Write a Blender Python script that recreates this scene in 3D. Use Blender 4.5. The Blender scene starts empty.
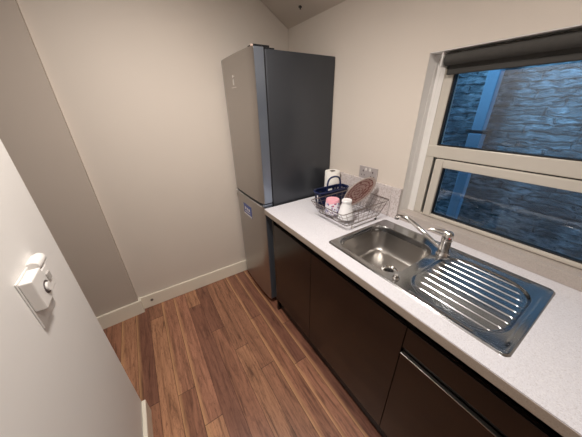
import bpy, bmesh, math, random
from mathutils import Vector, Matrix
random.seed(4)
S = bpy.context.scene
COL = S.collection
PI = math.pi

# ------------------------------------------------------------------ materials
def srgb(r, g, b):
    f = lambda c: (c/255/12.92) if c/255 <= .04045 else ((c/255+.055)/1.055)**2.4
    return (f(r), f(g), f(b), 1)

class NT:
    def __init__(s, name):
        s.m = bpy.data.materials.new(name); s.m.use_nodes = True
        s.t = s.m.node_tree; s.t.nodes.clear()
        s.out = s.t.nodes.new('ShaderNodeOutputMaterial')
    def n(s, kind, **kw):
        o = s.t.nodes.new(kind)
        for k, v in kw.items():
            if k.startswith('_'): setattr(o, k[1:], v)
            else:
                key = int(k[1:]) if k[0] == 'i' and k[1:].isdigit() else k.replace('__', ' ')
                if isinstance(v, bpy.types.NodeSocket): s.t.links.new(v, o.inputs[key])
                else: o.inputs[key].default_value = v
        return o
    def math(s, op, a, b=0.0, c=0.0):
        o = s.t.nodes.new('ShaderNodeMath'); o.operation = op
        for i, v in enumerate((a, b, c)):
            if isinstance(v, bpy.types.NodeSocket): s.t.links.new(v, o.inputs[i])
            else: o.inputs[i].default_value = v
        return o.outputs[0]
    def mix(s, f, a, b, mode='MIX'):
        o = s.t.nodes.new('ShaderNodeMix'); o.data_type = 'RGBA'; o.blend_type = mode
        for k, v in ((0, f), (6, a), (7, b)):
            if isinstance(v, bpy.types.NodeSocket): s.t.links.new(v, o.inputs[k])
            else: o.inputs[k].default_value = v
        return o.outputs[2]
    def ramp(s, f, stops):
        o = s.t.nodes.new('ShaderNodeValToRGB'); s.t.links.new(f, o.inputs[0])
        e = o.color_ramp.elements
        while len(e) < len(stops): e.new(.5)
        for el, (p, c) in zip(e, stops): el.position = p; el.color = c
        return o.outputs[0]
    def pos(s, scale=(1, 1, 1), loc=(0, 0, 0)):
        tc = s.t.nodes.new('ShaderNodeTexCoord')
        return s.n('ShaderNodeMapping', Vector=tc.outputs['Object'], Scale=scale, Location=loc).outputs[0]
    def done(s, bsdf):
        s.t.links.new(bsdf.outputs[0], s.out.inputs[0]); return s.m
    def bump(s, h, strength=.3, dist=.002):
        return s.n('ShaderNodeBump', Height=h, Strength=strength, Distance=dist).outputs[0]

def plain(name, col, rough=.5, metal=0., noise=.04, scale=12., bump=0., coat=0., spec=.5):
    t = NT(name); v = t.pos()
    nz = t.n('ShaderNodeTexNoise', Vector=v, Scale=scale, Detail=4.).outputs[0]
    c = t.mix(nz, tuple(x*(1-noise) for x in col[:3])+(1,), tuple(min(1, x*(1+noise)) for x in col[:3])+(1,))
    b = t.n('ShaderNodeBsdfPrincipled', Base__Color=c, Roughness=rough, Metallic=metal)
    b.inputs['Coat Weight'].default_value = coat
    b.inputs['Specular IOR Level'].default_value = spec
    if bump:
        t.t.links.new(t.bump(nz, bump), b.inputs['Normal'])
    return t.done(b)

def wall_paint(name, col):
    t = NT(name); v = t.pos()
    n1 = t.n('ShaderNodeTexNoise', Vector=v, Scale=2.2, Detail=3.).outputs[0]
    n2 = t.n('ShaderNodeTexNoise', Vector=v, Scale=160., Detail=2.).outputs[0]
    c = t.mix(n1, tuple(x*.97 for x in col[:3])+(1,), tuple(min(1, x*1.03) for x in col[:3])+(1,))
    b = t.n('ShaderNodeBsdfPrincipled', Base__Color=c, Roughness=.75, Normal=t.bump(n2, .12, .001))
    b.inputs['Specular IOR Level'].default_value = .3
    return t.done(b)

def laminate(name, k=1.):
    t = NT(name); v = t.pos()
    n1 = t.n('ShaderNodeTexVoronoi', Vector=v, Scale=230.).outputs['Distance']
    n2 = t.n('ShaderNodeTexNoise', Vector=v, Scale=330., Detail=3.).outputs[0]
    f = t.math('GREATER_THAN', n2, .61)
    g = t.math('LESS_THAN', n2, .40)
    c = t.mix(t.math('MULTIPLY', f, .4), (.73, .73, .79, 1), (.42, .39, .38, 1))
    c = t.mix(t.math('MULTIPLY', g, .5), c, (.92, .92, .94, 1))
    c = t.mix(t.math('MULTIPLY', n1, .25), c, (.60, .57, .56, 1))
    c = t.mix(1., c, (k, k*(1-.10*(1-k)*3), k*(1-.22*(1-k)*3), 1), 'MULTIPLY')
    return t.done(t.n('ShaderNodeBsdfPrincipled', Base__Color=c, Roughness=.42))

def wood_floor(name):
    t = NT(name)
    tc = t.t.nodes.new('ShaderNodeTexCoord')
    sx = t.n('ShaderNodeSeparateXYZ', Vector=tc.outputs['Object'])
    W, L = .0975, 1.12
    xr = t.math('DIVIDE', t.math('ADD', sx.outputs[0], 3.26+.0), W)
    row = t.math('FLOOR', xr); fx = t.math('FRACT', xr)
    rnd = t.n('ShaderNodeTexWhiteNoise', _noise_dimensions='1D', W=row).outputs[0]
    yr = t.math('ADD', t.math('DIVIDE', sx.outputs[1], L), t.math('MULTIPLY', rnd, 7.))
    colm = t.math('FLOOR', yr); fy = t.math('FRACT', yr)
    idv = t.n('ShaderNodeCombineXYZ', X=row, Y=colm, Z=0.).outputs[0]
    wn = t.n('ShaderNodeTexWhiteNoise', _noise_dimensions='3D', Vector=idv)
    r1 = wn.outputs[0]
    # grain, stretched along the plank, shifted per plank
    gv = t.n('ShaderNodeCombineXYZ', X=t.math('MULTIPLY', sx.outputs[0], 24.), Y=t.math('MULTIPLY', sx.outputs[1], 1.9), Z=t.math('MULTIPLY', r1, 40.)).outputs[0]
    g1 = t.n('ShaderNodeTexNoise', Vector=gv, Scale=1.3, Detail=6., Roughness=.62, Distortion=1.3).outputs[0]
    gv2 = t.n('ShaderNodeCombineXYZ', X=t.math('MULTIPLY', sx.outputs[0], 150.), Y=t.math('MULTIPLY', sx.outputs[1], 5.), Z=t.math('MULTIPLY', r1, 90.)).outputs[0]
    g2 = t.n('ShaderNodeTexNoise', Vector=gv2, Scale=1.2, Detail=3.).outputs[0]
    base = t.ramp(r1, [(0., srgb(118, 80, 68)), (.3, srgb(160, 114, 90)), (.55, srgb(136, 94, 77)), (.8, srgb(184, 138, 106)), (1., srgb(164, 116, 95))])
    dark = t.ramp(g1, [(.30, (.34, .29, .27, 1)), (.46, (.90, .85, .82, 1)), (.58, (1.12, 1.08, 1.06, 1)), (.75, (1.4, 1.35, 1.28, 1))])
    c = t.mix(1., base, dark, 'MULTIPLY')
    c = t.mix(t.math('MULTIPLY', t.math('SUBTRACT', g2, .47), .8), c, srgb(84, 48, 36))
    # pale bevel on one long edge, dark joint on plank ends
    g3 = t.n('ShaderNodeTexNoise', Vector=t.n('ShaderNodeCombineXYZ', X=t.math('MULTIPLY', sx.outputs[0], 60.), Y=t.math('MULTIPLY', sx.outputs[1], 11.), Z=r1).outputs[0], Scale=1., Detail=5., Roughness=.7, Distortion=2.2).outputs[0]
    c = t.mix(t.ramp(g3, [(.50, (0, 0, 0, 1)), (.72, (.75, .75, .75, 1))]), c, srgb(88, 54, 44))
    ee = t.math('SUBTRACT', 1., t.math('DIVIDE', fx, t.math('ADD', .05, t.math('MULTIPLY', g1, .42))))
    e = t.math('MINIMUM', t.math('MAXIMUM', ee, 0.), 1.)
    pick = t.math('GREATER_THAN', t.n('ShaderNodeTexWhiteNoise', _noise_dimensions='1D', W=t.math('ADD', row, 17.3)).outputs[0], .30)
    c = t.mix(t.math('MULTIPLY', t.math('MULTIPLY', e, pick), .55), c, srgb(222, 174, 124))
    e2 = t.math('GREATER_THAN', fx, .97)
    c = t.mix(t.math('MULTIPLY', e2, .7), c, srgb(60, 32, 24))
    e3 = t.math('LESS_THAN', fy, .004)
    c = t.mix(t.math('MULTIPLY', e3, .6), c, srgb(50, 28, 22))
    h = t.math('SUBTRACT', g1, t.math('MULTIPLY', t.math('ADD', e2, e3), .8))
    b = t.n('ShaderNodeBsdfPrincipled', Base__Color=c, Roughness=.38, Normal=t.bump(h, .15, .001))
    return t.done(b)

def dark_wood(name):
    t = NT(name); v = t.pos((3., 3., 30.))
    g = t.n('ShaderNodeTexNoise', Vector=v, Scale=1.6, Detail=5., Distortion=.6).outputs[0]
    c = t.ramp(g, [(.3, srgb(20, 14, 11)), (.55, srgb(29, 20, 15)), (.75, srgb(36, 25, 19))])
    b = t.n('ShaderNodeBsdfPrincipled', Base__Color=c, Roughness=.22, Normal=t.bump(g, .04, .001))
    return t.done(b)

def steel(name, col, rough, scale, stretch, amp=.12, spread=.12):
    t = NT(name); v = t.pos(stretch)
    g = t.n('ShaderNodeTexNoise', Vector=v, Scale=scale, Detail=4.).outputs[0]
    r = t.math('ADD', t.math('MULTIPLY', g, spread), rough-spread/2)
    c = t.mix(g, tuple(x*(1-amp) for x in col[:3])+(1,), tuple(min(1, x*(1+amp)) for x in col[:3])+(1,))
    b = t.n('ShaderNodeBsdfPrincipled', Base__Color=c, Roughness=r, Metallic=1., Anisotropic=.0)
    return t.done(b)

def stone(name):
    t = NT(name)
    tc = t.t.nodes.new('ShaderNodeTexCoord')
    sx = t.n('ShaderNodeSeparateXYZ', Vector=tc.outputs['Object'])
    v = t.n('ShaderNodeCombineXYZ', X=sx.outputs[1], Y=sx.outputs[2], Z=0.).outputs[0]
    dn = t.n('ShaderNodeTexNoise', Vector=v, Scale=7., Detail=4.)
    v2 = t.n('ShaderNodeVectorMath', _operation='ADD', i0=v, i1=t.n('ShaderNodeVectorMath', _operation='SCALE', i0=dn.outputs['Color'], Scale=.075).outputs[0]).outputs[0]
    br = t.n('ShaderNodeTexBrick', Vector=v2, Scale=1., Mortar__Size=.007, Brick__Width=.25, Row__Height=.050, Mortar__Smooth=.5, Bias=0.,
             Color1=(.10, .105, .11, 1), Color2=(.04, .042, .045, 1), Mortar=(.012, .012, .013, 1))
    br.offset = .43; br.squash = 1.3; br.squash_frequency = 3
    n2 = t.n('ShaderNodeTexNoise', Vector=t.n('ShaderNodeMapping', Vector=v, Scale=(.35, 1., 1.)).outputs[0], Scale=34., Detail=6., Roughness=.65, Distortion=.8).outputs[0]
    n3 = t.n('ShaderNodeTexNoise', Vector=v, Scale=5., Detail=3.).outputs[0]
    c = t.mix(t.ramp(n2, [(.44, (0, 0, 0, 1)), (.64, (.95, .95, .95, 1))]), br.outputs[0], (.25, .26, .27, 1))
    c = t.mix(t.ramp(n3, [(.4, (0, 0, 0, 1)), (.62, (.7, .7, .7, 1))]), c, (.024, .026, .028, 1))
    h = t.math('ADD', t.math('MULTIPLY', br.outputs['Fac'], -1.), t.math('MULTIPLY', n2, .9))
    b = t.n('ShaderNodeBsdfPrincipled', Base__Color=c, Roughness=.85, Normal=t.bump(h, 1., .03))
    return t.done(b)

def glass(name):
    t = NT(name)
    fr = t.n('ShaderNodeFresnel', IOR=1.5)
    f = t.math('MULTIPLY', fr.outputs[0], 1.0)
    tr = t.n('ShaderNodeBsdfTransparent', Color=(.93, .96, .97, 1))
    nz = t.n('ShaderNodeTexNoise', Vector=t.pos(), Scale=2., Detail=1.).outputs[0]
    gl = t.n('ShaderNodeBsdfGlossy', Color=(1, 1, 1, 1), Roughness=t.math('MULTIPLY', nz, .03))
    m = t.n('ShaderNodeMixShader', i0=f, i1=tr.outputs[0], i2=gl.outputs[0])
    return t.done(m)

def plate_mat(name):
    t = NT(name)
    tc = t.t.nodes.new('ShaderNodeTexCoord')
    sx = t.n('ShaderNodeSeparateXYZ', Vector=tc.outputs['Object'])
    r = t.math('SQRT', t.math('ADD', t.math('POWER', sx.outputs[0], 2.), t.math('POWER', sx.outputs[1], 2.)))
    n = t.n('ShaderNodeTexNoise', Vector=tc.outputs['Object'], Scale=42., Detail=3., Distortion=1.5).outputs[0]
    rings = t.math('SINE', t.math('MULTIPLY', r, 260.))
    f = t.math('GREATER_THAN', t.math('ADD', n, t.math('MULTIPLY', rings, .08)), .52)
    c = t.mix(f, srgb(196, 158, 148), srgb(146, 98, 90))
    rim = t.math('GREATER_THAN', r, .103)
    c = t.mix(rim, c, srgb(214, 196, 186))
    return t.done(t.n('ShaderNodeBsdfPrincipled', Base__Color=c, Roughness=.25))

def mug_mat(name):
    t = NT(name)
    tc = t.t.nodes.new('ShaderNodeTexCoord')
    sx = t.n('ShaderNodeSeparateXYZ', Vector=tc.outputs['Object'])
    v = tc.outputs['Object']
    vo = t.n('ShaderNodeTexVoronoi', Vector=v, Scale=52.)
    hh = t.math('MULTIPLY', t.math('SUBTRACT', .106, sx.outputs[2]), 15.)
    spots = t.math('LESS_THAN', vo.outputs['Distance'], .42)
    low = t.math('GREATER_THAN', hh, t.n('ShaderNodeTexNoise', Vector=v, Scale=34.).outputs[0])
    vc = t.ramp(t.n('ShaderNodeSeparateColor', Color=vo.outputs['Color']).outputs[0],
                [(0., srgb(60, 78, 140)), (.4, srgb(190, 74, 96)), (.7, srgb(120, 140, 190)), (1., srgb(236, 236, 240))])
    c = t.mix(low, srgb(236, 172, 186), srgb(226, 222, 230))
    c = t.mix(t.math('MULTIPLY', spots, low), c, vc)
    return t.done(t.n('ShaderNodeBsdfPrincipled', Base__Color=c, Roughness=.3))

def white_floral(name):
    t = NT(name)
    v = t.pos()
    vo = t.n('ShaderNodeTexVoronoi', Vector=v, Scale=38.)
    f = t.math('LESS_THAN', vo.outputs['Distance'], .20)
    c = t.mix(t.math('MULTIPLY', f, .5), (.86, .86, .88, 1), srgb(150, 160, 205))
    return t.done(t.n('ShaderNodeBsdfPrincipled', Base__Color=c, Roughness=.22))

def tile_mat(name):
    t = NT(name)
    tc = t.t.nodes.new('ShaderNodeTexCoord')
    sx = t.n('ShaderNodeSeparateXYZ', Vector=tc.outputs['Object'])
    n2 = t.n('ShaderNodeTexNoise', Vector=tc.outputs['Object'], Scale=150., Detail=3.).outputs[0]
    c = t.ramp(n2, [(.35, (.70, .66, .66, 1)), (.55, (.62, .56, .55, 1)), (.66, (.42, .36, .34, 1))])
    return t.done(t.n('ShaderNodeBsdfPrincipled', Base__Color=c, Roughness=.35))

M = dict(
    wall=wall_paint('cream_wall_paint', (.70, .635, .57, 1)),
    pier=wall_paint('shaded_wall_paint', (.52, .455, .40, 1)),  # darker, browner than the end wall: the pier's shading is put into its colour
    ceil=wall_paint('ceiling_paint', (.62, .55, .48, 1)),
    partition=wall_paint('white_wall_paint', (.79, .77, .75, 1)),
    skirt=plain('cream_gloss_paint', (.86, .81, .70, 1), .3),
    floor=wood_floor('walnut_laminate'),
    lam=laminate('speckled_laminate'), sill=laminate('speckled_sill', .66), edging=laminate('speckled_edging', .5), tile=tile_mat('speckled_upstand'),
    grout=plain('pale_grout', (.62, .58, .56, 1), .8),
    cab=dark_wood('dark_gloss_cabinet'), rail=plain('black_recess_rail', (.006, .006, .006, 1), .35),
    carc=plain('dark_carcass', (.02, .015, .012, 1), .5),
    trimsteel=steel('handle_steel', (.30, .28, .26, 1), .3, 20., (1, 1, 1)),
    fr_front=steel('fridge_door_silver', (.42, .40, .385, 1), .33, 30., (1, 1, 12), .05, .05),
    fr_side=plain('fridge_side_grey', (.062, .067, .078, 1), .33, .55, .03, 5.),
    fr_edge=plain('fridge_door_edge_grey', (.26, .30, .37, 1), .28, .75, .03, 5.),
    black=plain('black_plastic', (.01, .01, .012, 1), .4),
    pinkcap=plain('beige_hinge_cap', (.55, .42, .36, 1), .4),
    sink=steel('brushed_sink_steel', (.46, .44, .42, 1), .31, 9., (1, 6, 1), .02, .05),
    deck=steel('polished_sink_steel', (.42, .43, .44, 1), .19, 9., (1, 6, 1), .02, .04),
    chrome=plain('chrome', (.74, .73, .72, 1), .1, 1., .01),
    darkhole=plain('dark_drain', (.03, .03, .03, 1), .4, .6),
    upvc=plain('cream_upvc', (.58, .54, .48, 1), .28),
    gasket=plain('black_gasket', (.008, .008, .008, 1), .5),
    glass=glass('window_glass'),
    blind=plain('charcoal_blind_fabric', (.055, .052, .048, 1), .8, 0, .15, 80.),
    blindrail=plain('blind_rail', (.035, .033, .03, 1), .5),
    whitep=plain('white_plastic', (.80, .78, .76, 1), .3),
    greyp=plain('grey_plastic', (.42, .40, .38, 1), .4),
    cord=plain('white_cord', (.75, .73, .70, 1), .5),
    stone=stone('rough_stone'), pipe=plain('pale_pipe', (.16, .20, .24, 1), .35, 0, .1, 8.),
    ground=plain('concrete_yard', (.25, .25, .25, 1), .9, 0, .2, 6.),
    navy=plain('navy_plastic', (.012, .022, .085, 1), .3), wire=steel('chromed_wire', (.36, .32, .30, 1), .3, 40., (1, 1, 1)),
    paper=plain('paper_towel', (.86, .84, .80, 1), .9, 0, .04, 90., .3), card=plain('cardboard_core', (.16, .13, .11, 1), .9),
    plate=plate_mat('patterned_plate'), pink=mug_mat('pink_floral_glaze'), white=white_floral('white_floral_glaze'),
    sock=plain('socket_plate_grey', (.50, .46, .46, 1), .35, .2, .06, 40.), sockd=plain('socket_dark', (.10, .08, .08, 1), .5),
    blue=plain('label_blue', (.05, .09, .32, 1), .4), labelw=plain('label_white', (.72, .72, .74, 1), .4),
    red=plain('red_dot', (.6, .02, .02, 1), .3), logo=plain('logo_silver', (.66, .64, .62, 1), .3, .6),
    roof=plain('roof_mass', (.2, .19, .18, 1), .9),
)

# ------------------------------------------------------------------ mesh tools
def box(bm, x0, x1, y0, y1, z0, z1, bev=0., seg=2):
    vs = [bm.verts.new((x, y, z)) for x in (x0, x1) for y in (y0, y1) for z in (z0, z1)]
    F = [(0, 1, 3, 2), (4, 6, 7, 5), (0, 4, 5, 1), (2, 3, 7, 6), (0, 2, 6, 4), (1, 5, 7, 3)]
    fs = [bm.faces.new([vs[i] for i in f]) for f in F]
    if bev:
        es = list({e for f in fs for e in f.edges})
        bmesh.ops.bevel(bm, geom=es, offset=bev, segments=seg, profile=.5, affect='EDGES')
def prism(bm, pts, axis, a0, a1):
    """extrude a 2-D outline; axis 2: pts=(x,y); axis 1: pts=(x,z); axis 0: pts=(y,z)"""
    def mk(p, a):
        return {2: (p[0], p[1], a), 1: (p[0], a, p[1]), 0: (a, p[0], p[1])}[axis]
    A = [bm.verts.new(mk(p, a0)) for p in pts]; B = [bm.verts.new(mk(p, a1)) for p in pts]
    n = len(pts)
    bm.faces.new(A); bm.faces.new(B[::-1])
    for i in range(n): bm.faces.new((A[i], B[i], B[(i+1) % n], A[(i+1) % n]))
def ring_frame(t):
    t = t.normalized(); a = Vector((0, 0, 1)) if abs(t.z) < .95 else Vector((1, 0, 0))
    u = t.cross(a).normalized(); return u, t.cross(u)
def tube(bm, pts, r, n=10, cap=True, closed=False):
    pts = [Vector(p) for p in pts]; R = r if isinstance(r, (list, tuple)) else [r]*len(pts)
    rings = []; N = len(pts); pu = None
    for i, p in enumerate(pts):
        if closed: t = pts[(i+1) % N]-pts[i-1]
        else: t = pts[min(i+1, N-1)]-pts[max(i-1, 0)]
        t = t.normalized()
        if pu is None: u, w = ring_frame(t)
        else:
            u = (pu-t*pu.dot(t)).normalized(); w = t.cross(u)
        pu = u
        rings.append([bm.verts.new(p+R[i]*(u*math.cos(2*PI*k/n)+w*math.sin(2*PI*k/n))) for k in range(n)])
    for i in range(N if closed else N-1):
        a, b = rings[i], rings[(i+1) % N]
        for k in range(n): bm.faces.new((a[k], a[(k+1) % n], b[(k+1) % n], b[k]))
    if cap and not closed: bm.faces.new(rings[0][::-1]); bm.faces.new(rings[-1])
def lathe(bm, prof, cx=0, cy=0, n=32):
    """prof: list of (r, z)"""
    rings = []
    for r, z in prof:
        if r < 1e-6: rings.append([bm.verts.new((cx, cy, z))])
        else: rings.append([bm.verts.new((cx+r*math.cos(2*PI*k/n), cy+r*math.sin(2*PI*k/n), z)) for k in range(n)])
    for a, b in zip(rings, rings[1:]):
        for k in range(n):
            k2 = (k+1) % n
            if len(a) == 1 and len(b) == 1: continue
            if len(a) == 1: bm.faces.new((a[0], b[k2], b[k]))
            elif len(b) == 1: bm.faces.new((a[k], a[k2], b[0]))
            else: bm.faces.new((a[k], a[k2], b[k2], b[k]))
def smooth_pts(pts, k=6):
    P = [Vector(p) for p in pts]; out = []
    for i in range(len(P)-1):
        p0, p1, p2, p3 = P[max(i-1, 0)], P[i], P[i+1], P[min(i+2, len(P)-1)]
        for j in range(k):
            t = j/k
            out.append(.5*((2*p1)+(-p0+p2)*t+(2*p0-5*p1+4*p2-p3)*t*t+(-p0+3*p1-3*p2+p3)*t**3))
    out.append(P[-1]); return out

def obj(name, fn, mat, parent=None, smooth=False, origin=None, kind=None, label=None):
    """fn(bm) builds in world coordinates; origin shifts the object's own origin"""
    bm = bmesh.new(); fn(bm)
    bmesh.ops.recalc_face_normals(bm, faces=bm.faces)
    me = bpy.data.meshes.new(name)
    o = bpy.data.objects.new(name, me); COL.objects.link(o)
    if parent is not None:
        po = Vector(parent.get('_o', (0, 0, 0))) if origin is None else Vector(origin)
        bm.transform(Matrix.Translation(-po)); o.parent = parent
        o['_o'] = tuple(po)
        pw = Vector(parent.get('_o', (0, 0, 0))); o.location = po-pw
    else:
        po = Vector(origin or (0, 0, 0)); bm.transform(Matrix.Translation(-po)); o.location = po; o['_o'] = tuple(po)
    bm.to_mesh(me); bm.free()
    me.materials.append(mat)
    if smooth:
        for p in me.polygons: p.use_smooth = True
        try: me.set_sharp_from_angle(angle=math.radians(38))
        except Exception: pass
    if kind: o['kind'] = kind
    if label: o['label'] = label
    return o
def thing(name, label, cat, loc=(0, 0, 0), group=None):
    o = bpy.data.objects.new(name, None); COL.objects.link(o); o.location = loc; o['_o'] = tuple(loc)
    o['label'] = label; o['category'] = cat; o.empty_display_size = .05
    if group: o['group'] = group
    return o
def tag(o, label, cat, group=None):
    o['label'] = label; o['category'] = cat
    if group: o['group'] = group
    return o

# ------------------------------------------------------------------ the room
YB = -3.4           # back of the kitchen, behind the viewer
XL = -2.75          # hallway side beyond the partition
CE0, CS = 2.10, .60 # pitched ceiling: height at the window wall, rise per metre
XP = -1.57          # partition face
RY, RT, SILL = -1.212, 1.757, .962   # window reveal
WY1 = -2.35
def st(name, fn, mat, parent=None, **k):
    return obj(name, fn, mat, parent, kind='structure' if parent is None else None, **k)
st('floor', lambda bm: box(bm, XL-.2, .3, YB-.2, .2, -.1, 0), M['floor'])
st('wall_end', lambda bm: box(bm, XL-.2, .3, 0, .2, 0, 3.3), M['wall'])
def wwin(bm):
    box(bm, 0, .28, RY, 0, 0, CE0)
    box(bm, 0, .28, YB-.2, WY1, 0, CE0)
    box(bm, 0, .28, WY1, RY, RT, CE0)
    box(bm, 0, .14, WY1, RY, 0, SILL-.03)
    box(bm, .14, .28, WY1, RY, 0, .78)
st('wall_window', wwin, M['wall'])
st('wall_back', lambda bm: box(bm, XL-.2, .0, YB-.2, YB, 0, 3.3), M['wall'])
st('wall_hallway', lambda bm: box(bm, XL-.2, XL, YB, 0, 0, 3.3), M['wall'])
st('wall_partition', lambda bm: box(bm, XP-.11, XP, YB, -.892, 0, 3.06, .002), M['partition'])
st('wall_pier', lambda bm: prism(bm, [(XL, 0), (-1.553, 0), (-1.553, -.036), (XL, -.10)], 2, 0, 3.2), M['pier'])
def ceil(bm):
    xk = XP
    prism(bm, [(.3, CE0-.3*-0), (0, CE0), (xk, CE0-CS*xk), (XL-.2, CE0-CS*xk), (XL-.2, CE0-CS*xk+.2), (xk, CE0-CS*xk+.2), (.3, CE0+.16)], 1, YB-.2, .2)
st('ceiling', ceil, M['ceil'])
# baseboards: flat board with a softened top
def skirt(bm, x0, x1, y0, y1, out):
    box(bm, x0, x1, y0, y1, 0, .122, .004)
st('baseboard_end', lambda bm: box(bm, -1.535, -.52, -.019, 0, 0, .122, .004), M['skirt'])
def bpier(bm):
    prism(bm, [(XL, -.1), (-1.553, -.036), (-1.553, 0), (-1.534, 0), (-1.534, -.055), (XL, -.12)], 2, 0, .122)
st('baseboard_pier', bpier, M['skirt'])
st('baseboard_partition', lambda bm: box(bm, XP, XP+.02, YB, -.893, 0, .115, .004), M['skirt'])
ph = obj('pipe_hole', lambda bm: (tube(bm, [(-1.463, -.0192, .070), (-1.463, -.023, .070)], .0105, 16), tube(bm, [(-1.463, -.020, .070), (-1.463, -.028, .070)], .004, 10)),
         M['card'], bpy.data.objects['baseboard_end'], True, label='small round brown pipe hole')
hk = thing('ceiling_fixing', 'tiny dark fixing screwed to the sloping ceiling above the fridge corner', 'ceiling fixing', (-.085, -.29, CE0+CS*.085))
obj('fixing_plate', lambda bm: tube(bm, [(-.085, -.29, CE0+CS*.085+.002), (-.085, -.29, CE0+CS*.085-.006)], .012, 14), M['blindrail'], hk, True)
obj('fixing_screw', lambda bm: tube(bm, [(-.085, -.29, CE0+CS*.085-.006), (-.085, -.29, CE0+CS*.085-.016)], .004, 8), M['blindrail'], hk, True)

# ------------------------------------------------------------------ window
FX = .07
win = bpy.data.objects.new('window_1', None); COL.objects.link(win); win['kind'] = 'structure'; win['_o'] = (0, 0, 0)
FY0, FY1 = -1.260, WY1      # frame left/right
ZT0, ZT1 = 1.287, 1.353     # transom
def reveal(bm):   # plastered splay closing the side of the opening
    prism(bm, [(0, RY+.001), (FX+.07, RY+.001), (FX+.07, FY0), (FX, FY0), (FX-.002, RY-.012), (0.0, RY)], 2, SILL-.03, RT)
obj('window_reveal', lambda bm: (reveal(bm), box(bm, .0005, FX+.07, WY1, RY-.0005, RT-.003, RT+.001)), M['partition'], win)
def wframe(bm):
    box(bm, FX, FX+.06, FY0-.042, FY0, SILL, RT, .004)
    box(bm, FX, FX+.06, FY1, FY1+.052, SILL, RT, .004)
    box(bm, FX, FX+.06, FY1, FY0, RT-.07, RT, .004)
    box(bm, FX-.002, FX+.06, FY1, FY0, ZT0+.002, ZT1-.004, .004)
    box(bm, FX, FX+.06, FY1, FY0, SILL, SILL+.008, .002)
obj('window_frame', wframe, M['upvc'], win)
def beads(bm, y0, y1, z0, z1, w, x0, x1, bev=.003):
    box(bm, x0, x1, y0, y0+w, z0, z1, bev); box(bm, x0, x1, y1-w, y1, z0, z1, bev)
    box(bm, x0, x1, y0+w, y1-w, z0, z0+w, bev); box(bm, x0, x1, y0+w, y1-w, z1-w, z1, bev)
SY0 = FY0-.060
def frame4(bm, y0, y1, z0, z1, w, wb, x0, x1, bev=.003):
    box(bm, x0, x1, y0, y0+w, z0, z1, bev); box(bm, x0, x1, y1-w, y1, z0, z1, bev)
    box(bm, x0, x1, y0+w, y1-w, z0, z0+wb, bev); box(bm, x0, x1, y0+w, y1-w, z1-w, z1, bev)
def sashf(bm): frame4(bm, FY1+.06, SY0, SILL+.003, ZT0-.003, .040, .017, FX-.010, FX+.045, .004)
sash = obj('window_sash', lambda bm: sashf(bm), M['upvc'], win)
obj('gasket', lambda bm: (beads(bm, FY1+.097, SY0-.037, SILL+.018, ZT0-.040, .006, FX+.004, FX+.03, 0), beads(bm, FY1+.052, SY0+.009, SILL+.001, ZT0+.003, .010, FX+.006, FX+.05, 0)), M['gasket'], sash)
obj('gasket', lambda bm: beads(bm, FY1+.048, FY0-.040, ZT1-.008, RT-.066, .009, FX+.006, FX+.03, 0), M['gasket'], win)
obj('window_pane', lambda bm: box(bm, FX+.018, FX+.022, FY1+.05, FY0-.042, ZT1-.005, RT-.068), M['glass'], win)
obj('window_pane', lambda bm: box(bm, FX+.016, FX+.020, FY1+.098, SY0-.038, SILL+.019, ZT0-.041), M['glass'], sash)
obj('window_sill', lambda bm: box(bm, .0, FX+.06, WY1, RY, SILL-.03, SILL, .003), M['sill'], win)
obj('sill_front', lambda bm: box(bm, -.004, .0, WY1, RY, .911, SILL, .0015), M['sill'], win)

# roller blind
bl = thing('roller_blind', 'charcoal roller blind wound up at the top of the kitchen window', 'blind', (.035, -1.8, 1.72))
obj('blind_roll', lambda bm: tube(bm, [(.036, FY0-.014, 1.724), (.036, FY1+.03, 1.724)], .024, 28), M['blind'], bl, True)
obj('blind_fabric', lambda bm: box(bm, .056, .058, FY1+.035, FY0-.018, 1.684, 1.724), M['blind'], bl)
obj('hem_bar', lambda bm: box(bm, .050, .062, FY1+.035, FY0-.018, 1.664, 1.688, .004), M['blindrail'], bl)
for yy in (FY0-.006, FY1+.018):
    obj('bracket', lambda bm, yy=yy: (box(bm, .008, .066, yy-.003, yy+.003, 1.694, 1.752, .001), tube(bm, [(.036, yy-.008, 1.724), (.036, yy+.008, 1.724)], .014, 16)), M['whitep'], bl, True)
ch = []
for k in range(2):
    x = .020+.026*k
    ch += smooth_pts([(x, RY-.048+(.06-x)*.5, 1.715), (x+.001, RY-.040+(.06-x)*.6, 1.4), (x-.004, RY-.036+(.06-x)*.6, SILL+.03)], 8)[::(1 if k == 0 else -1)]
obj('pull_cord', lambda bm: tube(bm, ch, .0011, 6, closed=True), M['cord'], bl, True)

# ------------------------------------------------------------------ outside
st('wall_outside', lambda bm: box(bm, .95, 1.3, -4.5, 1.5, -.3, 3.6), M['stone'])
st('ground_outside', lambda bm: box(bm, .28, .95, -4.5, 1.5, -.3, -.1), M['ground'])
dp = thing('downpipe', 'square blue-lit downpipe fixed to the stone wall outside the window', 'downpipe', (.9, -1.16, -.1))
obj('pipe', lambda bm: box(bm, .865, .935, -1.20, -1.13, -.1, 3.4, .006), M['pipe'], dp)
for z in (1.34, .35, 2.35):
    obj('pipe_collar', lambda bm, z=z: (box(bm, .858, .942, -1.207, -1.123, z-.11, z, .004)), M['pipe'], dp)
    obj('pipe_bracket', lambda bm, z=z: (box(bm, .862, .95, -1.235, -1.095, z+.004, z+.026, .003)), M['black'], dp)

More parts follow.
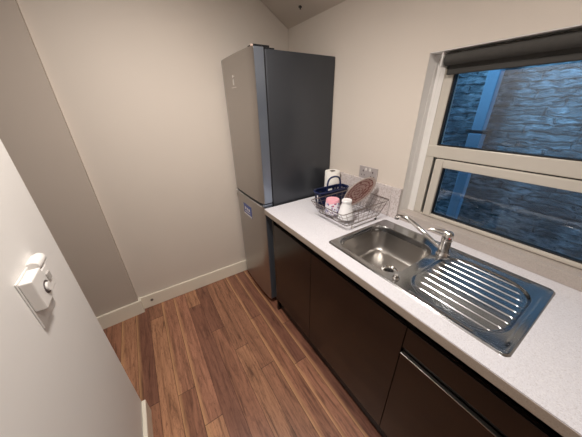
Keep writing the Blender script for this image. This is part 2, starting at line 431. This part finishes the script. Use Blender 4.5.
# ------------------------------------------------------------------ fridge freezer
FRX, FRY0, FRY1, FRH = -.603, -.578, -.042, 1.842
fr = thing('fridge_freezer', 'tall silver-grey fridge freezer standing in the corner past the worktop', 'fridge', (-.3, -.31, 0))
def fbody(bm):
    box(bm, -.522, -.006, FRY0, FRY1, .045, 1.836, .006)
obj('body', fbody, M['fr_side'], fr, True)
def door_prof(x_back=-.528, inset=0.):
    pts = [(x_back, FRY1-inset), (x_back, FRY0+inset)]
    ym = (FRY0+FRY1)/2; hw = (FRY1-FRY0)/2-inset
    N = 14; r = .014
    for k in range(N+1):
        t = -1+2*k/N
        y = ym+t*(hw-r*.2)
        x = FRX-.010*(1-t*t)+.002
        if k in (0, N): x += .010; y = ym+t*hw
        pts.append((x+inset, y))
    return pts
def split_door(z0, z1, recess):
    """front + edge in two meshes' worth of faces"""
    def f(bm): prism(bm, door_prof(), 2, z0, z1)
    return f
for z0, z1, nm in ((.934, FRH, 'up'), (.055, .906, 'lo')):
    d = obj('door', lambda bm, z0=z0, z1=z1: prism(bm, [(min(x, FRX+.010) if i > 1 else FRX+.012, y) for i, (x, y) in enumerate(door_prof())], 2, z0, z1), M['fr_front'], fr, True)
    obj('door_edge', lambda bm, z0=z0, z1=z1: box(bm, FRX+.0125, -.530, FRY0, FRY1, z0, z1 if z1 > 1 else .902, .003), M['fr_edge'], d)
    if z1 < 1: obj('door_corner', lambda bm: box(bm, FRX+.004, -.530, FRY0, FRY0+.022, .9065, .9285, .003), M['fr_edge'], d)
    obj('door_seal', lambda bm, z0=z0, z1=z1: box(bm, -.530, -.521, FRY0+.006, FRY1-.006, z0+.008, z1-.008), M['black'], d)
    if nm == 'lo':
        obj('door_handle', lambda bm: box(bm, FRX-.006, FRX+.004, FRY0+.024, FRY1-.004, .9065, .9105, .001), M['logo'], d, label='pale lip of the recessed grip')
        # energy label: white card with blue field
        xf = FRX-.0088
        lab = obj('door_label', lambda bm: prism(bm, [(y, z) for y, z in ((-.365, .742), (-.215, .742), (-.215, .838), (-.365, .838))], 0, xf-.0012, xf+.004), M['blue'], d, label='blue and white sticker')
        def wl(bm):
            box(bm, xf-.0018, xf-.0010, -.363, -.217, .744, .757)
            for k in range(3): box(bm, xf-.0018, xf-.0010, -.335+.036*k, -.313+.036*k, .790, .812)
            box(bm, xf-.0018, xf-.0010, -.335, -.24, .772, .778)
        obj('label_print', wl, M['labelw'], d)
    else:
        xf = FRX-.0096
        def lg(bm):
            tube(bm, [(xf-.001, -.285, 1.715+.012*1), (xf+.001, -.285, 1.715+.012)], .008, 14)
            box(bm, xf-.0008, xf+.002, -.292, -.278, 1.680, 1.712)
            box(bm, xf-.0008, xf+.002, -.325, -.245, 1.664, 1.668)
        obj('logo', lg, M['logo'], d)
obj('grip_shadow_gap', lambda bm: box(bm, -.572, -.5305, FRY0+.024, FRY1-.004, .907, .9335), M['black'], fr)
obj('hinge_cover', lambda bm: (box(bm, -.592, -.49, FRY0+.006, FRY0+.075, 1.8425, 1.8525, .003), box(bm, -.522, -.46, FRY0+.004, FRY0+.07, 1.835, 1.8425, .002)), M['black'], fr)
obj('hinge_cap', lambda bm: box(bm, -.602, -.590, FRY0+.002, FRY0+.016, 1.840, 1.850, .002), M['pinkcap'], fr)
obj('plinth', lambda bm: box(bm, -.535, -.05, FRY0+.008, FRY1-.008, .012, .05), M['black'], fr)
for x in (-.5, -.08):
    for y in (FRY0+.04, FRY1-.04):
        obj('foot', lambda bm, x=x, y=y: tube(bm, [(x, y, 0), (x, y, .014)], .018, 14), M['black'], fr, True)

# ------------------------------------------------------------------ base cabinets
CX, PX = -.583, -.553       # door face, plinth face
ZD0, ZD1 = .118, .815
def cabinet(y1, y0, label, kinds, mainlabel):
    c = thing('base_cabinet', label, 'cabinet', (-.3, (y0+y1)/2, 0), None)
    def carc(bm):
        g = .001
        box(bm, -.56, -.006, y1-.018, y1-g, ZD0, .868); box(bm, -.56, -.006, y0+g, y0+.018, ZD0, .868)
        box(bm, -.56, -.006, y0+.018, y1-.018, ZD0, ZD0+.018)
        box(bm, -.024, -.006, y0+.018, y1-.018, ZD0+.018, .70)
    obj('carcass', carc, M['carc'], c)
    obj('recess_rail', lambda bm: box(bm, -.562, -.545, y0+.018, y1-.018, .822, .868), M['rail'], c)
    obj('plinth', lambda bm: box(bm, PX, PX+.018, y0+.001, y1-.001, .001, ZD0), M['rail'], c)
    for k in kinds:
        if k[0] == 'door':
            obj('door', lambda bm: box(bm, CX, CX+.02, k[1]+.0015, k[2]-.0015, ZD0-.004, ZD1, .0015), M['cab'], c)
        if k[0] == 'drawer':
            a, b = k[1]+.0015, k[2]-.0015
            obj('drawer_front', lambda bm: box(bm, CX, CX+.02, a, b, .712, ZD1, .0015), M['cab'], c)
            dd = obj('door', lambda bm: box(bm, CX, CX+.02, a, b, ZD0-.004, .676, .0015), M['cab'], c)
            obj('handle_rail', lambda bm: (box(bm, CX-.0018, CX+.014, a, b, .6765, .6805, .001)), M['trimsteel'], dd, label='slim steel handle edge')
            obj('handle_recess', lambda bm: box(bm, CX+.016, CX+.022, a, b, .684, .711), M['rail'], dd)
    return c
cabinet(-.672, -1.100, 'narrow dark gloss base cabinet beside the fridge', [('door', -1.100, -.672)], '')
cabinet(-1.100, -1.675, 'wide dark gloss base cabinet with one door below the sink', [('door', -1.675, -1.100)], '')
cabinet(-1.675, -2.275, 'dark gloss base cabinet with steel-edged drawer line, nearest the viewer', [('drawer', -2.275, -1.675)], '')
ep = obj('end_panel', lambda bm: box(bm, -.583, -.006, -.6715, -.655, .0, .871, .001), M['cab'], None, origin=(-.3, -.662, 0))
tag(ep, 'thin dark end panel between the fridge and the first base cabinet', 'panel')

# ------------------------------------------------------------------ worktop
WX0, WX1, WY0, WYE = -.607, -.001, -.598, -2.75
HX0, HX1, HY0, HY1 = -.522, -.124, -1.902, -1.180
wt = thing('worktop', 'pale speckled laminate worktop running under the window from the fridge', 'worktop', (-.3, -1.5, .872))
def wtop(bm):
    xs = [WX0, HX0, HX1, WX1]; ys = [WYE, HY0, HY1, WY0]
    zt, zb = .91, .872
    T = [[bm.verts.new((x, y, zt)) for y in ys] for x in xs]; B = [[bm.verts.new((x, y, zb)) for y in ys] for x in xs]
    for i in range(3):
        for j in range(3):
            if i == 1 and j == 1: continue
            bm.faces.new((T[i][j], T[i+1][j], T[i+1][j+1], T[i][j+1])); bm.faces.new((B[i][j], B[i][j+1], B[i+1][j+1], B[i+1][j]))
    for i in range(3):
        for j in (0, 3): bm.faces.new((T[i][j], B[i][j], B[i+1][j], T[i+1][j]))
        for j in (0, 3): bm.faces.new((T[j][i], B[j][i], B[j][i+1], T[j][i+1]))
    for a, b in (((1, 1), (2, 1)), ((2, 1), (2, 2)), ((2, 2), (1, 2)), ((1, 2), (1, 1))):
        bm.faces.new((T[a[0]][a[1]], T[b[0]][b[1]], B[b[0]][b[1]], B[a[0]][a[1]]))
    es = [e for e in bm.edges if all(abs(v.co.x-WX0) < 1e-6 and abs(v.co.z-zt) < 1e-6 for v in e.verts)]
    bmesh.ops.bevel(bm, geom=es, offset=.004, segments=3, profile=.5, affect='EDGES')
obj('worktop_slab', wtop, M['lam'], wt)
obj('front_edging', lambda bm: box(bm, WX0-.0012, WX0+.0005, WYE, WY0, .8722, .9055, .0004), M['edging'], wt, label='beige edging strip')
def ups(bm):
    ys = [RY+.001, -1.152, -1.002, -.852, -.702, -.600]
    for a, b in zip(ys, ys[1:]): box(bm, -.018, -.003, a+.0008, b-.0008, .9105, 1.10, .001)
obj('upstand_tiles', ups, M['tile'], wt)
obj('upstand_grout', lambda bm: box(bm, -.0165, -.001, RY+.002, -.602, .9105, 1.0985), M['grout'], wt)

# ------------------------------------------------------------------ sink
SX0, SX1, SY0_, SY1_ = -.537, -.073, -1.924, -1.174
def sdf_rr(x, y, x0, x1, y0, y1, r):
    cx, cy = (x0+x1)/2, (y0+y1)/2
    qx = abs(x-cx)-((x1-x0)/2-r); qy = abs(y-cy)-((y1-y0)/2-r)
    return math.hypot(max(qx, 0), max(qy, 0))+min(max(qx, qy), 0)-r
def sst(a, b, x):
    t = max(0, min(1, (x-a)/(b-a))); return t*t*(3-2*t)
DRX, DRY = -.300, -1.402
ZS = .9135
ribs = []
nr = 9
for k in range(nr):
    x = -.158-.0385*k
    u = (x+.312)/.19
    hl = .075+.075*math.sqrt(max(0, 1-u*u))
    ribs.append((x, -1.735-.012*k*.3-hl*.92, -1.725-.0*k+hl*.92))
def sink_h(x, y):
    z = ZS
    so = -sdf_rr(x, y, SX0, SX1, SY0_, SY1_, .022)
    z += -.0035*(1-sst(0, .004, so))+.0016*sst(.002, .006, so)*(1-sst(.010, .016, so))
    s = -sdf_rr(x, y, -.505, -.152, -1.532, -1.195, .075)
    if s > 0:
        D = .142
        t = min(1, s/.060)
        z -= D*(1-(1-t)**3.6)
        rd = math.hypot(x-DRX, y-DRY)
        z -= .0015*(1-sst(.05, .14, rd))+.006*(1-sst(.034, .046, rd))
    # drainer
    sd = -sdf_rr(x, y, -.512, -.132, -1.893, -1.575, .11)
    if sd > 0: z -= .0055*sst(0, .014, sd)
    for rx, a, b in ribs:
        if abs(x-rx) < .0065:
            z += .0036*(1-sst(.0, .0054, abs(x-rx)))*sst(a, a+.02, y)*(1-sst(b-.02, b, y))
    # raised ledge line beside the wall, and at the right end
    for lx, a, b in ((-.098, -1.86, -1.60), (-.520, -1.84, -1.62)):
        if abs(x-lx) < .008: z += .003*(1-sst(.0, .007, abs(x-lx)))*sst(a, a+.015, y)*(1-sst(b-.015, b, y))
    if abs(y+1.905) < .006: z += .002*(1-sst(0, .006, abs(y+1.905)))*sst(-.50, -.47, x)*(1-sst(-.17, -.14, x))
    return z
def sink_mesh(bm, bowl):
    nx, ny = 464, 250
    V = []
    for i in range(nx+1):
        row = []
        for j in range(ny+1):
            x = SX0+(SX1-SX0)*i/nx; y = SY0_+(SY1_-SY0_)*j/ny
            z = sink_h(x, y)
            # round the four outer corners
            r = .022
            cx = min(max(x, SX0+r), SX1-r); cy = min(max(y, SY0_+r), SY1_-r)
            dd = math.hypot(x-cx, y-cy)
            X, Y = x, y
            if dd > r: X = cx+(x-cx)*r/dd; Y = cy+(y-cy)*r/dd
            row.append(bm.verts.new((X, Y, z)))
        V.append(row)
    for i in range(nx):
        for j in range(ny):
            f = (V[i][j], V[i+1][j], V[i+1][j+1], V[i][j+1])
            m = (f[0].co+f[2].co)/2
            if (sdf_rr(m.x, m.y, -.505, -.152, -1.532, -1.195, .075) < -.004) == bowl: bm.faces.new(f)
    bmesh.ops.delete(bm, geom=[v for v in bm.verts if not v.link_faces], context='VERTS')
sk = thing('kitchen_sink', 'stainless steel sink with one bowl and ribbed drainer let into the worktop', 'sink', (-.3, -1.55, .91))
for nm, fl, mm in (('drainer_deck', False, 'deck'), ('bowl', True, 'sink')):
    so = obj(nm, lambda bm: sink_mesh(bm, fl), M[mm], sk, False)
    for p in so.data.polygons: p.use_smooth = True
dz = sink_h(DRX, DRY)
dr = obj('drain', lambda bm: lathe(bm, [(.043, dz+.0065), (.040, dz+.009), (.034, dz+.0065), (.030, dz+.001), (0, dz+.001)], DRX, DRY, 36), M['chrome'], sk, True)
obj('strainer', lambda bm: (lathe(bm, [(.0, dz+.004), (.020, dz+.004), (.021, dz+.0015)], DRX, DRY, 30), lathe(bm, [(.0, dz+.011), (.006, dz+.010), (.007, dz+.004)], DRX, DRY, 16)), M['darkhole'], dr, True)
kx, ky = -.497, -1.548
obj('waste_knob', lambda bm: lathe(bm, [(.0, .930), (.007, .930), (.010, .927), (.010, .920), (.013, .917), (.014, .913), (.0, .913)], kx, ky, 24), M['chrome'], sk, True)

# ------------------------------------------------------------------ tap
TX, TY = -.174, -1.566
tp = thing('mixer_tap', 'chrome single-lever mixer tap behind the sink bowl, spout swung over it', 'tap', (TX, TY, .913))
obj('tap_body', lambda bm: lathe(bm, [(0, .9135), (.029, .9135), (.029, .918), (.0235, .925), (.0215, .94), (.021, .985), (.0225, .988), (.0225, .992), (.021, .995)], TX, TY, 32), M['chrome'], tp, True)
obj('spout', lambda bm: tube(bm, smooth_pts([(TX, TY+.012, .938), (TX-.002, TY+.05, .956), (TX-.006, TY+.12, .993), (TX-.010, TY+.185, 1.022), (TX-.012, TY+.222, 1.028), (TX-.014, TY+.241, 1.022), (TX-.014, TY+.247, 1.012)], 6), .0105, 14), M['chrome'], tp, True)
obj('aerator', lambda bm: tube(bm, [(TX-.014, TY+.247, 1.014), (TX-.014, TY+.249, 1.004)], .0128, 16), M['chrome'], tp, True)
def lever(bm):
    lathe(bm, [(.0215, .995), (.0225, 1.005), (.0215, 1.020), (.016, 1.030), (.008, 1.034), (0, 1.035)], TX, TY, 32)
    P = smooth_pts([(TX, TY, 1.022), (TX-.012, TY+.022, 1.025), (TX-.022, TY+.045, 1.027), (TX-.032, TY+.074, 1.025)], 5)
    tube(bm, P, [.015-.010*i/(len(P)-1) for i in range(len(P))], 12)
lv = obj('tap_lever', lever, M['chrome'], tp, True)
obj('temperature_dot', lambda bm: tube(bm, [(TX-.016, TY-.014, 1.009), (TX-.0175, TY-.0155, 1.009)], .0035, 12), M['red'], lv, True, label='small red marker')

# ------------------------------------------------------------------ dish rack
rk = thing('dish_rack', 'chromed wire dish rack standing on the worktop left of the sink', 'dish rack', (-.2, -1.0, .91))
TX0, TX1, TY0, TY1, TZ = -.420, -.022, -1.155, -.872, 1.020     # top rim
BX0, BX1, BY0, BY1, BZ = -.365, -.075, -1.142, -.884, .934      # base
WR = .0012
def loop(bm, x0, x1, y0, y1, z, r, rad=.02):
    P = []
    for cx, cy, a0 in ((x1-rad, y1-rad, 0), (x0+rad, y1-rad, 90), (x0+rad, y0+rad, 180), (x1-rad, y0+rad, 270)):
        for k in range(5):
            a = math.radians(a0+22.5*k); P.append((cx+rad*math.cos(a), cy+rad*math.sin(a), z))
    tube(bm, P, r, 8, closed=True)
obj('top_rim', lambda bm: loop(bm, TX0, TX1, TY0, TY1, TZ, .0026), M['wire'], rk, True)
obj('base_rim', lambda bm: loop(bm, BX0, BX1, BY0, BY1, BZ, .0024), M['wire'], rk, True)
def wires(bm):
    n = 11
    for k in range(n):
        t = (k+.5)/n
        yt = TY0+(TY1-TY0)*t; yb = BY0+(BY1-BY0)*t
        tube(bm, [(TX0, yt, TZ), (BX0, yb, BZ), ((BX0+BX1)/2, yb, BZ-.003), (BX1, yb, BZ), (TX1, yt, TZ)], WR, 6)
    for k in range(8):
        t = (k+.5)/8
        xt = TX0+(TX1-TX0)*t; xb = BX0+(BX1-BX0)*t
        tube(bm, [(xt, TY0, TZ), (xb, BY0, BZ)], WR, 6)
        tube(bm, [(xt, TY1, TZ), (xb, BY1, BZ)], WR, 6)
    for u in (.38, .72):
        z = BZ+(TZ-BZ)*u
        loop(bm, BX0+(TX0-BX0)*u, BX1+(TX1-BX1)*u, BY0+(TY0-BY0)*u, BY1+(TY1-BY1)*u, z, WR)
obj('wire_mesh', wires, M['wire'], rk, True)
for dx in (0, .105):
    for k in range(7):
        y = -1.085+.027*k
        obj('plate_divider', lambda bm: tube(bm, smooth_pts([(-.215+dx, y, BZ), (-.212+dx, y, BZ+.035), (-.200+dx, y, BZ+.046), (-.188+dx, y, BZ+.035), (-.185+dx, y, BZ)], 3), WR, 6), M['wire'], rk, True)
for y in (BY0+.0, BY1):
    obj('foot_bar', lambda bm, y=y: tube(bm, smooth_pts([(BX0+.04, y, BZ), (BX0+.042, y, .915), (BX0+.05, y, .9125), (BX1-.05, y, .9125), (BX1-.042, y, .915), (BX1-.04, y, BZ)], 4), .0024, 8), M['wire'], rk, True)
    for x in (BX0+.046, BX1-.046):
        obj('foot_cap', lambda bm, x=x, y=y: box(bm, x-.007, x+.007, y-.005, y+.005, .9102, .9185, .002), M['black'] if x > -.2 else M['whitep'], rk)

# plate
pc = Vector((-.149, -1.018, 1.059)); nrm = Vector((math.cos(-.461)*math.cos(-1.641), math.cos(-.461)*math.sin(-1.641), math.sin(-.461)))
def plate(bm):
    lathe(bm, [(0, .004), (.070, .004), (.085, .007), (.105, .013), (.118, .017), (.1195, .0155), (.105, .010), (.085, .004), (.070, .0), (.0, .0)], 0, 0, 64)
pl = obj('dinner_plate', plate, M['plate'], None, True)
pl.location = pc - nrm*.012
pl.rotation_euler = nrm.to_track_quat('Z', 'Y').to_euler()
tag(pl, 'round pinkish-brown patterned plate standing on edge in the dish rack', 'plate')

# mugs, both upside down
mg = thing('mug', 'pink mug with blue floral band, upside down in the dish rack', 'mug', (-.305, -.952, BZ+.001))
o0 = BZ+.001
obj('mug_body', lambda bm: lathe(bm, [(.036, o0+.088), (.046, o0+.0), (.0475, o0+.001), (.0475, o0+.012), (.045, o0+.055), (.0425, o0+.084), (.040, o0+.0925), (.034, o0+.0945), (.031, o0+.0925), (0, o0+.0925)], -.305, -.952, 40), M['pink'], mg, True, origin=(-.305, -.952, o0))
obj('mug_handle', lambda bm: tube(bm, smooth_pts([(-.275, -.918, o0+.075), (-.262, -.903, o0+.070), (-.256, -.897, o0+.048), (-.262, -.904, o0+.026), (-.273, -.916, o0+.020)], 5), .0048, 10), M['pink'], mg, True, origin=(-.305, -.952, o0))
cx, cy = -.287, -1.052
cp = thing('jug', 'small white tapering jug with faint floral marks, upside down beside the pink mug', 'jug', (cx, cy, o0))
obj('jug_body', lambda bm: lathe(bm, [(.030, o0+.08), (.044, o0+.002), (.047, o0), (.0475, o0+.010), (.043, o0+.035), (.034, o0+.070), (.0265, o0+.092), (.0255, o0+.097), (.029, o0+.100), (.0295, o0+.112), (.027, o0+.115), (.022, o0+.113), (0, o0+.112)], cx, cy, 40), M['white'], cp, True, origin=(cx, cy, o0))
obj('jug_handle', lambda bm: tube(bm, smooth_pts([(cx+.026, cy+.018, o0+.085), (cx+.043, cy+.030, o0+.078), (cx+.054, cy+.036, o0+.055), (cx+.050, cy+.033, o0+.032), (cx+.036, cy+.024, o0+.022)], 5), .0042, 10), M['white'], cp, True, origin=(cx, cy, o0))

# navy basket with arch handle
bk = thing('cutlery_basket', 'navy perforated basket with an arched handle behind the dish rack', 'basket', (-.2, -.80, .911))
def bask(bm):
    n = 44
    def sup(k, ax, ay, z):
        a = 2*PI*k/n; c, s = math.cos(a), math.sin(a); e = .5
        return (-.185+ax*math.copysign(abs(c)**e, c), -.806+ay*math.copysign(abs(s)**e, s), z)
    zs = [.913, .922, .945, .968, .991, 1.012, 1.030]
    R = []
    for z in zs:
        u = (z-.911)/.12
        R.append([bm.verts.new(sup(k, .118+.015*u, .040+.010*u, z)) for k in range(n)])
    for i in range(len(R)-1):
        for k in range(n):
            if 0 < i < 5 and k % 2 == 0: continue      # slots
            bm.faces.new((R[i][k], R[i][(k+1) % n], R[i+1][(k+1) % n], R[i+1][k]))
    bm.faces.new(R[0])
    r = bmesh.ops.solidify(bm, geom=bm.faces[:], thickness=.0025)
    tube(bm, [sup(k, .135, .0515, 1.031) for k in range(n)], .0042, 8, closed=True)
obj('basket_body', bask, M['navy'], bk, True)
obj('basket_handle', lambda bm: tube(bm, smooth_pts([(-.225, -.806, 1.020), (-.222, -.806, 1.075), (-.205, -.806, 1.104), (-.165, -.806, 1.112), (-.125, -.806, 1.100), (-.108, -.806, 1.070), (-.105, -.806, 1.020)], 6), .0062, 10), M['navy'], bk, True)
obj('basket_divider', lambda bm: box(bm, -.300, -.070, -.8075, -.8045, .915, 1.020), M['navy'], bk)

# kitchen roll
rx, ry = -.078, -.690
kr = thing('kitchen_roll', 'white kitchen roll standing on end between the fridge and the wall', 'kitchen roll', (rx, ry, .911))
obj('paper', lambda bm: lathe(bm, [(.021, .912), (.054, .912), (.055, .915), (.055, 1.112), (.053, 1.115), (.021, 1.115), (.021, .912)], rx, ry, 48), M['paper'], kr, True)
obj('core', lambda bm: lathe(bm, [(.0208, .912), (.0208, 1.116), (.0195, 1.116), (.0195, .913), (0, .913)], rx, ry, 32), M['card'], kr, True)

# ------------------------------------------------------------------ wall socket
sc = thing('wall_socket', 'brushed grey double socket on the window wall just above the upstand', 'socket', (0, -.95, 1.14))
y0, y1, z0, z1 = -1.024, -.878, 1.100, 1.182
obj('socket_plate', lambda bm: box(bm, -.008, -.0005, y0, y1, z0, z1, .002), M['sock'], sc)
for s, yc in enumerate((-.990, -.913)):
    def pins(bm, yc=yc):
        box(bm, -.0092, -.0076, yc-.004, yc+.004, 1.146, 1.158); box(bm, -.0092, -.0076, yc-.016, yc-.008, 1.122, 1.127); box(bm, -.0092, -.0076, yc+.008, yc+.016, 1.122, 1.127)
    obj('pin_holes', pins, M['sockd'], sc)
    sg = -1 if s == 0 else 1
    obj('rocker_switch', lambda bm, yc=yc, sg=sg: box(bm, -.0115, -.0076, yc-sg*.022-.006, yc-sg*.022+.006, 1.156, 1.174, .001), M['whitep'], sc)

# ------------------------------------------------------------------ control on the partition
ct = thing('wall_control', 'white boxy wall control with round dial fixed to the left partition', 'wall control', (XP, -1.19, 1.10))
obj('back_plate', lambda bm: box(bm, XP+.0003, XP+.004, -1.230, -1.118, 1.030, 1.178, .0015), M['whitep'], ct)
hs = obj('housing', lambda bm: box(bm, XP+.004, XP+.029, -1.228, -1.158, 1.086, 1.174, .003), M['whitep'], ct)
obj('dial', lambda bm: tube(bm, [(XP+.029, -1.178, 1.122), (XP+.035, -1.178, 1.122)], .0125, 24), M['whitep'], hs, True)
obj('dial_ring', lambda bm: tube(bm, [(XP+.0285, -1.178, 1.122), (XP+.0302, -1.178, 1.122)], .0185, 24), M['sockd'], hs, True)
obj('side_housing', lambda bm: box(bm, XP+.004, XP+.026, -1.158, -1.112, 1.090, 1.160, .004), M['whitep'], ct)
obj('side_switch', lambda bm: box(bm, XP+.026, XP+.030, -1.146, -1.124, 1.120, 1.142, .001), M['greyp'], ct)
def barrel(bm):
    P = [(XP+.013, -1.146, 1.172), (XP+.013, -1.142, 1.172), (XP+.013, -1.094, 1.172), (XP+.013, -1.085, 1.172), (XP+.013, -1.081, 1.172)]
    tube(bm, P, [.013, .0155, .0155, .012, .005], 24)
    box(bm, XP+.0003, XP+.012, -1.142, -1.092, 1.158, 1.184, .002)
obj('sensor_barrel', barrel, M['whitep'], ct, True)

# ------------------------------------------------------------------ lights, world, camera
def lamp(name, kind, loc, energy, col, size=.1, rot=None, **k):
    l = bpy.data.lights.new(name, kind); l.energy = energy; l.color = col
    if kind in ('POINT', 'SPOT'): l.shadow_soft_size = size
    for a, b in k.items(): setattr(l, a, b)
    o = bpy.data.objects.new(name, l); COL.objects.link(o); o.location = loc
    if rot: o.rotation_euler = rot
    return o
WARM = (1., .92, .84)
lamp('ceiling_spot', 'SPOT', (-1.08, -1.22, 2.42), 98, WARM, .05, (math.radians(14), 0, math.radians(4)), spot_size=math.radians(154), spot_blend=1.)
lamp('ceiling_spot_rear', 'SPOT', (-.72, -2.02, 2.36), 31, WARM, .05, (0, 0, 0), spot_size=math.radians(165), spot_blend=1.)
su = lamp('dusk_sky_glow', 'SUN', (3, 3, 6), 11., (.26, .62, 1.), rot=(0, 0, 0)); su.data.angle = math.radians(12)
dv = Vector((.75, -.8, -1.25)); su.rotation_euler = dv.to_track_quat('-Z', 'Y').to_euler()
w = bpy.data.worlds.new('dusk'); S.world = w; w.use_nodes = True
bg = w.node_tree.nodes['Background']; bg.inputs[0].default_value = (.15, .46, .90, 1); bg.inputs[1].default_value = 6.3

cam = bpy.data.cameras.new('camera'); co = bpy.data.objects.new('camera', cam); COL.objects.link(co)
cam.sensor_fit = 'HORIZONTAL'; cam.sensor_width = 36.; cam.lens = 36.*231.86/582; cam.clip_start = .01
R = Vector((0.83971524, -0.54266312, -0.01987573)); U = Vector((0.25061877, 0.35481672, 0.90071934)); F = Vector((0.48173493, 0.76132899, -0.43394657))
mt = Matrix((R, U, -F)).transposed().to_4x4(); mt.translation = Vector((-1.24360963, -1.94623901, 1.54538961))
co.matrix_world = mt; S.camera = co
for o in S.objects:
    if '_o' in o: del o['_o']
vs = S.view_settings; vs.view_transform = 'Standard'; vs.look = 'None'; vs.gamma = 1.; vs.exposure = 0.; vs.use_curve_mapping = False
